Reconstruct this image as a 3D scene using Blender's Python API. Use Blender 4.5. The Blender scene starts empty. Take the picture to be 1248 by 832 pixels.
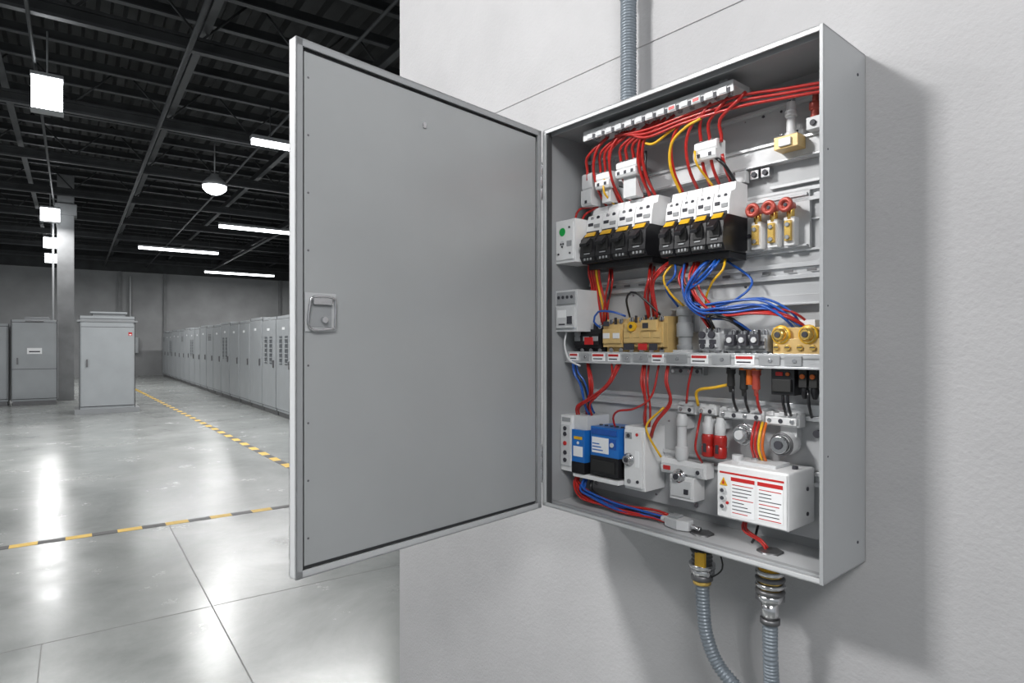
import bpy, bmesh, math, random
from mathutils import Matrix, Vector
random.seed(7)
sc=bpy.context.scene
sc.view_settings.view_transform='Standard'
sc.view_settings.look='None'

# ------------------------------------------------------------------ materials
MATS={}
def mat(name,col,rough=.5,metal=0.,var=0.,vscale=8.,bump=0.,bscale=200.,emit=0.,spec=.5,coat=0.):
    if name in MATS: return MATS[name]
    m=bpy.data.materials.new(name); m.use_nodes=True
    nt=m.node_tree; b=nt.nodes['Principled BSDF']
    b.inputs['Base Color'].default_value=(*col,1); b.inputs['Roughness'].default_value=rough
    b.inputs['Metallic'].default_value=metal
    b.inputs['Specular IOR Level'].default_value=spec
    if coat: b.inputs['Coat Weight'].default_value=coat
    if emit:
        b.inputs['Emission Color'].default_value=(*col,1); b.inputs['Emission Strength'].default_value=emit
    tc=nt.nodes.new('ShaderNodeTexCoord')
    if var:
        n=nt.nodes.new('ShaderNodeTexNoise'); n.inputs['Scale'].default_value=vscale; n.inputs['Detail'].default_value=5
        r=nt.nodes.new('ShaderNodeValToRGB')
        r.color_ramp.elements[0].position=.3; r.color_ramp.elements[1].position=.7
        r.color_ramp.elements[0].color=(*[c*(1-var) for c in col],1)
        r.color_ramp.elements[1].color=(*[min(1,c*(1+var)) for c in col],1)
        nt.links.new(tc.outputs['Object'],n.inputs['Vector']); nt.links.new(n.outputs['Fac'],r.inputs['Fac'])
        nt.links.new(r.outputs['Color'],b.inputs['Base Color'])
    if bump:
        n=nt.nodes.new('ShaderNodeTexNoise'); n.inputs['Scale'].default_value=bscale; n.inputs['Detail'].default_value=3
        bp=nt.nodes.new('ShaderNodeBump'); bp.inputs['Strength'].default_value=bump; bp.inputs['Distance'].default_value=.01
        nt.links.new(tc.outputs['Object'],n.inputs['Vector']); nt.links.new(n.outputs['Fac'],bp.inputs['Height'])
        nt.links.new(bp.outputs['Normal'],b.inputs['Normal'])
    MATS[name]=m; return m
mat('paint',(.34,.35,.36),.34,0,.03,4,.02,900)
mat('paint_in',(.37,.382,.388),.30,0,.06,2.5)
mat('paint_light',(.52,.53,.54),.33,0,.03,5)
mat('plate',(.47,.48,.49),.32,0,.06,6)
mat('rail',(.64,.65,.66),.25,.4,.05,30)
mat('steel',(.62,.62,.63),.22,1,.1,40)
mat('darksteel',(.16,.16,.165),.4,.7)
mat('white',(.76,.765,.77),.33,0,.03,30)
mat('white2',(.60,.61,.62),.38,0,.04,30)
mat('grey',(.30,.31,.32),.45,0,.05,30)
mat('black',(.010,.010,.012),.30)
mat('rubber',(.018,.018,.018),.6)
mat('red',(.42,.016,.012),.3,0,.15,60,coat=.2)
mat('redlab',(.52,.02,.02),.4)
mat('blue',(.012,.085,.38),.3,0,.1,60,coat=.2)
mat('cyanblue',(.015,.15,.50),.3,0,.1,20)
mat('yellow',(.74,.42,.015),.35,0,.1,60)
mat('orange',(.60,.13,.015),.35)
mat('cream',(.66,.46,.19),.34,.1,.10,30)
mat('brass',(.80,.54,.15),.26,.85,.1,40)
mat('copperred',(.42,.07,.05),.35,.2,.1,40)
mat('green',(.01,.36,.07),.4)
mat('labelw',(.84,.85,.86),.45)
mat('ink',(.04,.04,.05),.6)
mat('joint',(.20,.205,.20),.6)
mat('conduit',(.20,.23,.26),.38,.25,.1,60)
mat('gasket',(.06,.062,.065),.6)
mat('hallcab',(.34,.36,.375),.38,0,.05,3)
mat('hallcab2',(.26,.27,.28),.45,0,.04,3)
mat('ceil',(.016,.017,.018),.7,0,.3,2)
mat('beam',(.030,.032,.034),.6,.2,.3,3)
mat('beam2',(.055,.058,.062),.5,.3,.2,3)
mat('pillar',(.19,.195,.20),.7,0,.15,3)
mat('lamp',(.95,.98,1),.4,emit=9)
mat('lamphouse',(.35,.36,.37),.4,.2)
mat('backwall',(.27,.275,.28),.8,0,.12,1.2,.1,30)
mat('tapey',(.75,.48,.05),.5,0,.1,12)
mat('tapeb',(.035,.035,.035),.5,0,.2,12)
mat('screen',(.10,.11,.12),.3)

# rough plastered concrete wall
def wallmat():
    m=mat('plaster',(.40,.395,.39),.62)
    nt=m.node_tree; b=nt.nodes['Principled BSDF']; tc=nt.nodes.new('ShaderNodeTexCoord')
    n1=nt.nodes.new('ShaderNodeTexNoise'); n1.inputs['Scale'].default_value=1.6; n1.inputs['Detail'].default_value=8; n1.inputs['Roughness'].default_value=.6
    r=nt.nodes.new('ShaderNodeValToRGB'); r.color_ramp.elements[0].position=.3; r.color_ramp.elements[1].position=.72
    r.color_ramp.elements[0].color=(.345,.343,.35,1); r.color_ramp.elements[1].color=(.43,.427,.435,1)
    nt.links.new(tc.outputs['Object'],n1.inputs['Vector']); nt.links.new(n1.outputs['Fac'],r.inputs['Fac']); nt.links.new(r.outputs['Color'],b.inputs['Base Color'])
    n2=nt.nodes.new('ShaderNodeTexNoise'); n2.inputs['Scale'].default_value=130; n2.inputs['Detail'].default_value=4
    n3=nt.nodes.new('ShaderNodeTexNoise'); n3.inputs['Scale'].default_value=14; n3.inputs['Detail'].default_value=4
    ad=nt.nodes.new('ShaderNodeMath'); ad.operation='MULTIPLY_ADD'; ad.inputs[1].default_value=.7
    nt.links.new(tc.outputs['Object'],n2.inputs['Vector']); nt.links.new(tc.outputs['Object'],n3.inputs['Vector'])
    nt.links.new(n3.outputs['Fac'],ad.inputs[0]); nt.links.new(n2.outputs['Fac'],ad.inputs[2])
    bp=nt.nodes.new('ShaderNodeBump'); bp.inputs['Strength'].default_value=.30; bp.inputs['Distance'].default_value=.005
    nt.links.new(ad.outputs[0],bp.inputs['Height']); nt.links.new(bp.outputs['Normal'],b.inputs['Normal'])
wallmat()
def floormat():
    m=mat('floor_concrete',(.3,.3,.3),.2)
    nt=m.node_tree; b=nt.nodes['Principled BSDF']; tc=nt.nodes.new('ShaderNodeTexCoord')
    n1=nt.nodes.new('ShaderNodeTexNoise'); n1.inputs['Scale'].default_value=.8; n1.inputs['Detail'].default_value=14; n1.inputs['Roughness'].default_value=.72; n1.inputs['Distortion'].default_value=.5
    r=nt.nodes.new('ShaderNodeValToRGB'); r.color_ramp.elements[0].position=.28; r.color_ramp.elements[1].position=.74
    r.color_ramp.elements[0].color=(.20,.215,.21,1); r.color_ramp.elements[1].color=(.36,.375,.365,1)
    nt.links.new(tc.outputs['Object'],n1.inputs['Vector']); nt.links.new(n1.outputs['Fac'],r.inputs['Fac']); nt.links.new(r.outputs['Color'],b.inputs['Base Color'])
    n2=nt.nodes.new('ShaderNodeTexNoise'); n2.inputs['Scale'].default_value=1.6; n2.inputs['Detail'].default_value=12; n2.inputs['Roughness'].default_value=.75
    mr=nt.nodes.new('ShaderNodeMapRange'); mr.inputs[1].default_value=.25; mr.inputs[2].default_value=.75; mr.inputs[3].default_value=.15; mr.inputs[4].default_value=.32
    nt.links.new(tc.outputs['Object'],n2.inputs['Vector']); nt.links.new(n2.outputs['Fac'],mr.inputs[0]); nt.links.new(mr.outputs[0],b.inputs['Roughness'])
    bp=nt.nodes.new('ShaderNodeBump'); bp.inputs['Strength'].default_value=.03; bp.inputs['Distance'].default_value=.01
    nt.links.new(n2.outputs['Fac'],bp.inputs['Height']); nt.links.new(bp.outputs['Normal'],b.inputs['Normal'])
    b.inputs['Specular IOR Level'].default_value=.7
floormat()

# ------------------------------------------------------------------ frames
class Frame:
    def __init__(s,o,xd,bdir):
        x=Vector((xd[0],xd[1],0)).normalized(); z=Vector((0,0,1)); y=z.cross(x)
        s.M=Matrix(((x.x,y.x,0,o[0]),(x.y,y.y,0,o[1]),(0,0,1,0),(0,0,0,1)))
        s.s=1 if (Vector((bdir[0],bdir[1],0)).dot(y)>0) else -1
W=Frame((0,0),(1,0),(0,1))
O=Vector((1.210,1.317)); U=Vector((.0863,-.9963)).normalized(); N=Vector((-.9963,-.0863)).normalized()
P=Frame(O,U,N)                       # (u along wall, w out of wall, v up)
hp=O+N*.192
da=math.radians(83.2)
D=U*math.cos(da)+N*math.sin(da); DN=U*math.sin(da)-N*math.cos(da)
DF=Frame(hp,D,DN)                    # (a along door, n towards inner side, v up)

class Part:
    def __init__(s,name,fr=P,parent=None,bevel=.0012,seg=2):
        s.name=name;s.fr=fr;s.parent=parent;s.bevel=bevel;s.seg=seg
        s.v=[];s.f=[];s.m=[];s.sm=[];s.ml=[]
    def mi(s,mt):
        if mt not in s.ml: s.ml.append(mt)
        return s.ml.index(mt)
    def add(s,vs,fs,mt,smooth=False):
        o=len(s.v); s.v+= [tuple(p) for p in vs]
        k=s.mi(mt)
        for i,f in enumerate(fs):
            s.f.append([a+o for a in f]); s.m.append(k); s.sm.append(smooth if isinstance(smooth,bool) else smooth[i])
    def box(s,a,b,mt):
        (x0,y0,z0),(x1,y1,z1)=a,b
        s.add([(x0,y0,z0),(x1,y0,z0),(x1,y1,z0),(x0,y1,z0),(x0,y0,z1),(x1,y0,z1),(x1,y1,z1),(x0,y1,z1)],
              [(0,3,2,1),(4,5,6,7),(0,1,5,4),(1,2,6,5),(2,3,7,6),(3,0,4,7)],mt)
    def prism(s,ax,pts,a,b,mt):
        n=len(pts)
        def mk(p,t): return {'x':(t,p[0],p[1]),'y':(p[0],t,p[1]),'z':(p[0],p[1],t)}[ax]
        vs=[mk(p,a) for p in pts]+[mk(p,b) for p in pts]
        fs=[tuple(range(n)),tuple(range(2*n-1,n-1,-1))]+[(i,(i+1)%n,(i+1)%n+n,i+n) for i in range(n)]
        s.add(vs,fs,mt)
    def tube(s,pts,rs,mt,seg=10,caps=True,smooth=True):
        pts=[Vector(p) for p in pts]; n=len(pts)
        if not isinstance(rs,(list,tuple)): rs=[rs]*n
        prev=None; vs=[]
        for i in range(n):
            t=(pts[min(i+1,n-1)]-pts[max(i-1,0)])
            if t.length<1e-9: t=Vector((0,0,1))
            t.normalize()
            if prev is None:
                r=Vector((0,0,1)) if abs(t.z)<.9 else Vector((1,0,0))
                x=t.cross(r).normalized()
            else:
                x=(prev-t*prev.dot(t)).normalized()
            prev=x; y=t.cross(x)
            for k in range(seg):
                an=2*math.pi*k/seg
                vs.append(pts[i]+(x*math.cos(an)+y*math.sin(an))*rs[i])
        fs=[];sm=[]
        for i in range(n-1):
            for k in range(seg):
                fs.append((i*seg+k,i*seg+(k+1)%seg,(i+1)*seg+(k+1)%seg,(i+1)*seg+k)); sm.append(smooth)
        if caps:
            fs.append(tuple(range(seg-1,-1,-1))); fs.append(tuple(range((n-1)*seg,n*seg))); sm+=[False,False]
        s.add(vs,fs,mt,sm)
    def cyl(s,a,b,r,mt,r2=None,seg=20):
        s.tube([a,b],[r,r if r2 is None else r2],mt,seg)
    def lathe(s,a,b,prof,mt,seg=24,smooth=True):
        a=Vector(a);b=Vector(b)
        s.tube([a.lerp(b,p[0]) for p in prof],[p[1] for p in prof],mt,seg,True,smooth)
    def torus(s,c,axis,R,r,mt,seg=20,sg=8):
        c=Vector(c);ax=Vector(axis).normalized(); x=ax.orthogonal().normalized(); y=ax.cross(x)
        vs=[]
        for i in range(seg):
            a=2*math.pi*i/seg; d=x*math.cos(a)+y*math.sin(a)
            for k in range(sg):
                b=2*math.pi*k/sg; vs.append(c+d*(R+r*math.cos(b))+ax*(r*math.sin(b)))
        fs=[(i*sg+k,((i+1)%seg)*sg+k,((i+1)%seg)*sg+(k+1)%sg,i*sg+(k+1)%sg) for i in range(seg) for k in range(sg)]
        s.add(vs,fs,mt,True)
    def done(s):
        c=Vector([(min(p[i] for p in s.v)+max(p[i] for p in s.v))/2 for i in range(3)])
        me=bpy.data.meshes.new(s.name)
        sg=s.fr.s
        me.from_pydata([(p[0]-c.x,(p[1]-c.y)*sg,p[2]-c.z) for p in s.v],[],s.f)
        for mt in s.ml: me.materials.append(MATS[mt])
        me.polygons.foreach_set('material_index',s.m); me.polygons.foreach_set('use_smooth',s.sm)
        bm=bmesh.new(); bm.from_mesh(me); bmesh.ops.recalc_face_normals(bm,faces=bm.faces); bm.to_mesh(me); bm.free()
        me.update()
        ob=bpy.data.objects.new(s.name,me); bpy.context.collection.objects.link(ob)
        ob.matrix_world=s.fr.M@Matrix.Translation((c.x,c.y*sg,c.z))
        if s.bevel:
            b=ob.modifiers.new('bevel','BEVEL'); b.width=s.bevel; b.segments=s.seg; b.limit_method='ANGLE'; b.angle_limit=math.radians(50)
        if s.parent is not None:
            mw=ob.matrix_world.copy(); ob.parent=s.parent; ob.matrix_parent_inverse=s.parent.matrix_world.inverted(); ob.matrix_world=mw
        return ob
def empty(name,fr,p):
    e=bpy.data.objects.new(name,None); e.empty_display_size=.05; bpy.context.collection.objects.link(e)
    e.matrix_world=fr.M@Matrix.Translation((p[0],p[1]*fr.s,p[2])); bpy.context.view_layer.update(); return e
def spline(pts,step=.008):
    P_=[Vector(p) for p in pts]; P_=[P_[0]*2-P_[1]]+P_+[P_[-1]*2-P_[-2]]; out=[]
    for i in range(1,len(P_)-2):
        a,b,c,d=P_[i-1:i+3]; n=max(2,int((c-b).length/step))
        for k in range(n):
            t=k/n
            out.append(.5*((2*b)+(c-a)*t+(2*a-5*b+4*c-d)*t*t+(3*b-a-3*c+d)*t**3))
    out.append(P_[-2]); return out

# ================================================================== ROOM
H=6.4
p=Part('floor',W,bevel=0); p.box((-16,-5,-.2),(13,35,0),'floor_concrete'); p.done()
p=Part('floor_joint_lines',W,bevel=0)
p.box((-.133,-3,0),(-.128,3.9,.0008),'joint')
for x in (-7.2,-3.3,.65,4.6,8.5): p.box((x-.003,-3,0),(x+.003,(34.9 if x!=.65 else 5.86),.0008),'joint')
for y in (-.1,3.9,11.9,19.9): p.box((-15,y-.003,0),(12.9,y+.003,.0008),'joint')
p.done()
p=Part('floor_marking_tape',W,bevel=0)
x=-6.0;i=0
while x<2.0:
    p.box((x,5.86,.0),(x+.17,5.95,.002),'tapey' if i%2 else 'tapeb'); x+=.17;i+=1
y=5.95
while y<26:
    xx=2.22-.028*(y-6); p.box((xx-.05,y,0),(xx+.05,y+.26,.002),'tapey' if i%2 else 'tapeb'); y+=.26;i+=1
p.done()
p=Part('ceiling',W,bevel=0)
x=-16; pts=[]
while x<13:
    pts+=[(x,H),(x+.12,H),(x+.17,H+.09),(x+.29,H+.09)]; x+=.34
pts+=[(13,H),(13,H+.25),(-16,H+.25)]
p.prism('y',pts,-5,35.2,'ceil'); p.done()
p=Part('ceiling_roof_truss',W,bevel=0)
y=2.0
while y<35:
    p.box((-16,y-.05,5.40),(13,y+.05,5.44),'beam2'); p.box((-16,y-.012,5.44),(13,y+.012,5.56),'beam'); p.box((-16,y-.05,5.56),(13,y+.05,5.60),'beam'); y+=3.6
y=2.6
while y<35:
    p.box((-16,y-.03,6.10),(13,y+.03,6.22),'beam'); p.box((-16,y-.05,6.08),(13,y+.05,6.10),'beam2'); y+=.9
x=-15
while x<13:
    p.box((x-.02,-5,5.70),(x+.02,35,5.86),'beam'); p.box((x-.05,-5,5.68),(x+.05,35,5.70),'beam2'); x+=2.35
y=2.0
while y<35:
    x=-14
    while x<12:
        p.tube([(x,y,5.58),(x+.7,y,6.35)],.016,'beam',6); p.tube([(x+1.4,y,5.58),(x+.7,y,6.35)],.016,'beam',6); x+=1.4
    y+=3.6
p.done()
p=Part('ceiling_service_pipe',W,bevel=0)
for xx,zz,rr in ((-.42,5.25,.022),(1.2,5.25,.035),(2.9,5.28,.022),(5.6,5.2,.045)):
    p.tube([(xx,-4,zz),(xx,35,zz)],rr,'beam2',10)
p.done()
p=Part('wall_back',W,bevel=0); p.box((-16,35,0),(13,35.3,H+.2),'backwall')
p.done()
p=Part('wall_right',W,bevel=0); p.box((13,-5,0),(13.3,35.3,H+.2),'backwall'); p.done()
p=Part('trim_1',W,bevel=0)
for xx in (-6,1.8,3.7,9.2): p.box((xx-.06,34.9,0),(xx+.06,35,H),'pillar')
p.box((-16,34.85,5.0),(13,35,6.4),'beam')
p.done()
# column
p=Part('concrete_column',W,bevel=.01); p.box((-.36,20.6,0),(.02,21.0,H),'pillar'); p.box((-.42,20.54,5.0),(.08,21.06,5.3),'pillar')
p.tube([(-.44,20.62,.3),(-.44,20.62,5)],.025,'lamphouse',8); p.done()

# panel wall with a horizontal joint groove
p=Part('wall_panel',P,bevel=.0015)
p.box((-1.08,-.30,0),(3.2,0,2.2845),'plaster'); p.box((-1.078,-.30,2.2845),(3.2,-.002,2.2885),'plaster'); p.box((-1.08,-.30,2.2885),(3.2,0,H-.0),'plaster')
p.done()

# hall switchgear cabinets ------------------------------------------------
def hallcab(name,x0,x1,y0,y1,h,face,kind=0):
    p=Part(name,W,bevel=.006,seg=1)
    p.box((x0+.03,y0+.02,0),(x1-.03,y1-.02,.10),'darksteel')
    p.box((x0,y0,.10),(x1,y1,h),'hallcab')
    if face=='-x':
        a0,a1=y0,y1; P3=lambda a,z,d:(x0-d,a,z)
    else:
        a0,a1=x0,x1; P3=lambda a,z,d:(a,y0-d,z)
    def fb(a,z,b,z2,d,m):
        A=P3(a,z,0.);B=P3(b,z2,d); p.box(tuple(min(q) for q in zip(A,B)),tuple(max(q) for q in zip(A,B)),m)
    w=a1-a0
    fb(a0+.035,.16,a1-.035,h-.07,.022,'hallcab')
    fb(a0+.0,.10,a0+.016,h,.004,'gasket'); fb(a1-.016,.10,a1,h,.004,'gasket')
    fb(a0+.02,.145,a1-.02,.16,.004,'gasket'); fb(a0+.02,h-.07,a1-.02,h-.055,.004,'gasket')
    hx=a0+w*.12
    fb(hx,h*.48,hx+.03,h*.48+.16,.05,'darksteel')
    if kind==1:
        for c in (.25,.6):
            fb(a0+w*c,h*.52,a0+w*(c+.17),h*.80,.028,'screen')
            for j in range(6): fb(a0+w*c,h*.53+j*.1,a0+w*(c+.17),h*.53+j*.1+.02,.036,'hallcab')
    elif kind==2:
        for j in range(6): fb(a0+w*.3,h*.78+j*.035,a0+w*.7,h*.78+j*.035+.012,.03,'gasket')
    elif kind==3:
        fb(a0+w*.34,h*.60,a0+w*.66,h*.67,.027,'labelw'); fb(a0+w*.38,h*.62,a0+w*.62,h*.635,.029,'ink')
        fb(a0+w*.02,h*.42,a0+w*.98,h*.425,.026,'gasket')
        fb(a0+w*.3,h-.045,a0+w*.7,h-.02,.02,'darksteel')
    elif kind==4:
        fb(a0+w*.87,h*.80,a0+w*.94,h*.835,.024,'redlab'); fb(a0+w*.885,h*.805,a0+w*.925,h*.815,.026,'labelw')
        fb(a0+w*.03,h*.885,a0+w*.97,h*.89,.024,'gasket')
    fb(a0+w*.44,h*.86,a0+w*.6,h*.885,.026,'labelw') if kind in (0,1) else None
    return p
i=0; y=7.6
while y<33.5:
    k=[1,0,2,0,1,1,0,0][i%8] if y<16 else [0,2,0,0,1][i%5]
    hallcab('switchgear_cabinet',3.52,4.45,y,y+1.18,2.10+(.0 if i%3 else .03),'-x',k).done(); y+=1.2;i+=1
q=hallcab('control_cabinet',.10,1.14,16.3,17.15,2.13,'-y',4)
q.box((.02,16.22,0),(1.22,17.2,.10),'hallcab2'); q.box((.06,16.26,2.0),(1.18,17.18,2.04),'hallcab2'); q.box((.35,16.4,2.13),(.95,17,2.19),'hallcab2'); q.box((.30,16.36,2.19),(.99,17.04,2.23),'hallcab'); q.done()
q=hallcab('control_cabinet',-1.25,-.33,19.5,20.4,2.12,'-y',3); q.box((-1.0,19.7,2.12),(-.5,20.2,2.20),'hallcab2'); q.done()
q=hallcab('control_cabinet',-2.5,-1.3,19.7,20.5,2.02,'-y',0); q.done()
p=Part('wall_distribution_box',W,bevel=.01)
p.box((1.95,34.72,1.1),(2.55,34.95,1.85),'hallcab'); p.box((2.02,34.70,1.3),(2.30,34.72,1.75),'screen'); p.box((2.2,34.86,1.85),(2.26,34.95,4.8),'lamphouse'); p.done()

# luminaires ---------------------------------------------------------------
def arealight(name,par,loc,sx,sy,power,rot=(0,0,0),col=(1,.99,.98)):
    l=bpy.data.lights.new(name,'AREA'); l.shape='RECTANGLE'; l.size=sx; l.size_y=sy; l.energy=power; l.color=col
    o=bpy.data.objects.new(name,l); bpy.context.collection.objects.link(o); o.rotation_euler=rot; o.location=loc
    if par:
        bpy.context.view_layer.update(); mw=o.matrix_world.copy(); o.parent=par; o.matrix_parent_inverse=par.matrix_world.inverted()
    return o
def tubelamp(x0,x1,y,z,power,axis='x'):
    p=Part('linear_ceiling_lamp',W,bevel=0)
    p.box((x0,y-.08,z+.04),(x1,y+.08,z+.10),'lamphouse'); p.box((x0+.02,y-.065,z-.03),(x1-.02,y+.065,z+.04),'lamp')
    for xx in (x0+.3,x1-.3): p.tube([(xx,y,z+.1),(xx,y,5.42)],.008,'beam2',6)
    o=p.done(); bpy.context.view_layer.update()
    arealight('lamp_light',o,((x0+x1)/2,y,z-.04),x1-x0,.14,power)
for (a,b,y,pw) in ((2.35,4.6,10.65,150),(3.3,5.5,18.8,170),(1.79,4.3,24.5,180),(4.85,7.9,31,230),(-5.5,-3,24.5,180),(-6,-3.5,12,240),(-5.5,-3,6.0,220)):  # last three are unseen extra tubes, added left of view for their light
    tubelamp(a,b,y,4.8,pw)
def lantern(x,y,w=.17,z0=4.66,z1=5.10,pw=150):
    p=Part('pendant_high_bay_lamp',W,bevel=.01)
    p.box((x-w,y-.10,z0),(x+w,y+.10,z1),'lamp'); p.box((x-w-.012,y-.112,z1),(x+w+.012,y+.112,z1+.05),'lamphouse'); p.box((x-w-.012,y-.112,z0-.015),(x+w+.012,y+.112,z0),'lamphouse')
    p.tube([(x,y,z1+.05),(x,y,5.75)],.012,'lamphouse',8)
    o=p.done(); bpy.context.view_layer.update(); arealight('lamp_light',o,(x,y,z0-.04),.4,.3,pw)
lantern(-.29,10.5)
for x,y,q_ in ((-.49,20.0,60),(-.60,25.5,110),(-.70,30,110)): lantern(x,y,.20,4.68,5.02,q_)
p=Part('dome_high_bay_lamp',W,bevel=0)
cx,cy=2.4,14.1
p.lathe((cx,cy,4.80),(cx,cy,5.05),[(0,.24),(.25,.23),(.6,.15),(.8,.09),(1,.07)],'lamphouse'); p.cyl((cx,cy,4.74),(cx,cy,4.795),.225,'lamp',seg=24); p.lathe((cx,cy,4.63),(cx,cy,4.74),[(0,.08),(.3,.15),(.7,.20),(1,.225)],'lamp')
p.tube([(cx,cy,5.05),(cx,cy,5.7)],.012,'lamphouse',8)
o=p.done(); bpy.context.view_layer.update(); arealight('lamp_light',o,(cx,cy,4.6),.35,.35,110)
# unseen lamps hung out of frame: key for the wall shadow, added door fill
def nearlamp(x,y,z,sx,sy,power,aim=None):
    p=Part('unseen_key_fill_lamp',W,bevel=.004)
    p.box((x-sx/2,y-sy/2,z+.03),(x+sx/2,y+sy/2,z+.09),'lamphouse'); p.box((x-sx/2+.02,y-sy/2+.02,z+.0),(x+sx/2-.02,y+sy/2-.02,z+.03),'labelw')
    for dx in (-.4,.4): p.tube([(x+dx*sx,y,z+.09),(x+dx*sx,y,5.7)],.006,'beam2',6)
    o=p.done(); bpy.context.view_layer.update()
    rot=(0,0,0)
    if aim is not None:
        rot=(Vector(aim)-Vector((x,y,z))).to_track_quat('-Z','Y').to_euler()
    arealight('lamp_light',o,(x,y,z-.05),sx*.95,sy*.95,power,rot)
nearlamp(-1.75,2.05,3.8,.6,.6,205,(1.1,1.0,1.5))
nearlamp(-.9,-1.5,3.7,1.2,1.2,125,(1.0,1.2,1.5))

# ================================================================== ENCLOSURE
BT,BB_=2.07,1.073; BW=.727; BD=.19
enc=empty('electrical_enclosure',P,(BW/2,.1,1.57))
p=Part('shell',P,enc,bevel=.0015)
t=.004
p.box((0,.001,BB_),(BW,.006,BT),'paint_in')
p.box((0,.001,BB_),(t,BD,BT),'paint'); p.box((BW-t,.001,BB_),(BW,BD,BT),'paint')
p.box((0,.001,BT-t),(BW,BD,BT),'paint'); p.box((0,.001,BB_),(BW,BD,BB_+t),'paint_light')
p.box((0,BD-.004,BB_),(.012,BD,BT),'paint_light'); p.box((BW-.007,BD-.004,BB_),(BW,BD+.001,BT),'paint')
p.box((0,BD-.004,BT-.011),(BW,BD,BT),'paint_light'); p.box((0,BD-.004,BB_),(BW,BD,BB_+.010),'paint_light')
p.box((.006,BD-.02,BT-.016),(BW-.006,BD-.017,BT-.004),'paint')
p.box((.006,BD-.035,BB_+t),(BW-.006,BD-.02,BB_+.010),'paint')
p.box((.012,BD-.02,BB_),(.016,BD-.004,BT),'gasket')
for v in (1.12,2.02):
    for w in (.03,): p.cyl((BW-.001,w+.01,v),(BW+.0015,w+.01,v),.003,'ink',seg=12)
for v in (1.3,1.57,1.85): p.cyl((BW-.001,.172,v),(BW+.001,.172,v),.0018,'ink',seg=10)
p.done()
p=Part('mounting_plate',P,enc,bevel=.001)
p.box((.018,.012,1.10),(.71,.019,2.045),'plate')
for v in (1.115,2.03):
    for u in (.04,.36,.69): p.box((u-.01,.005,v-.01),(u+.01,.013,v+.01),'steel'); p.cyl((u,.019,v),(u,.023,v),.006,'steel',seg=12)
random.seed(3)
for k in range(46):
    u=random.uniform(.05,.69); v=random.choice([1.12,1.20,1.31,1.40,1.60,1.63,1.70,1.76,1.87,1.95,2.0])
    p.cyl((u,.019,v),(u,.0195+random.choice([.0005,.002]),v),random.choice([.002,.003]),random.choice(['ink','steel']),seg=10)
p.done()
p=Part('hinges',P,enc,bevel=.0005)
for v in (1.184,1.936):
    for j in range(3): p.cyl((-.004,BD+.003,v-.05+j*.034),(-.004,BD+.003,v-.018+j*.034),.0055,'steel',seg=14)
    p.box((-.002,BD-.03,v-.045),(.002,BD,v+.045),'steel')
p.done()
# door
DW=.70
p=Part('door',DF,enc,bevel=.0015)
z0,z1=1.067,2.068
p.box((.002,-.025,z0),(DW,-.022,z1),'paint')                    # outer sheet
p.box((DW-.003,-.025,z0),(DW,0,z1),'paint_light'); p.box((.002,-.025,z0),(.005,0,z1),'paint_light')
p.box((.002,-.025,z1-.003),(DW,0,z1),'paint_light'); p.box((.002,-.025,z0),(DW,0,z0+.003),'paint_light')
lip=.014                                                        # returned lips
p.box((DW-lip,-.004,z0),(DW,0,z1),'paint'); p.box((.002,-.004,z0),(.002+lip,0,z1),'paint')
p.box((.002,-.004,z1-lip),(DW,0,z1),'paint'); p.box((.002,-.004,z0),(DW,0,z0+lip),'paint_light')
# gasket channel
g=.020
p.box((DW-g,-.022,z0+lip),(DW-lip,-.010,z1-lip),'gasket'); p.box((lip,-.022,z0+lip),(g,-.010,z1-lip),'gasket')
p.box((lip,-.022,z1-g),(DW-lip,-.010,z1-lip),'gasket'); p.box((lip,-.022,z0+lip),(DW-lip,-.010,z0+g),'gasket')
p.box((g,-.022,z0+g),(DW-g,-.006,z1-g),'paint_in')              # inner panel
for k in range(9):
    v=z0+.07+k*.108
    p.cyl((DW-.028,-.006,v),(DW-.028,-.0055,v),.0022,'darksteel',seg=12)
p.cyl((.395,-.006,1.985),(.395,-.003,1.985),.005,'steel',seg=16); p.box((.391,-.0045,1.977),(.399,-.003,1.981),'steel')
p.done()
p=Part('latch',DF,enc,bevel=.001)
a0,a1,v0,v1=.615,.680,1.525,1.598
p.box((a0,-.008,v0),(a1,-.003,v1),'paint_light')
p.box((a0+.010,-.003,v0+.008),(a1-.006,-.0022,v1-.022),'grey')
p.tube(spline([(a0+.006,.002,v0+.006),(a0+.006,.004,v1-.02),(a0+.012,.004,v1-.008),(a1-.014,.004,v1-.008),(a1-.007,.003,v1-.02),(a1-.007,.002,v0+.006),(a0+.006,.002,v0+.006)]),.0022,'steel',8)
p.box((a0+.012,-.002,v1-.022),(a1-.014,.004,v1-.010),'steel'); p.cyl((a0+.028,-.002,v0+.022),(a0+.028,.006,v0+.022),.006,'steel',seg=14)
p.done()

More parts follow.
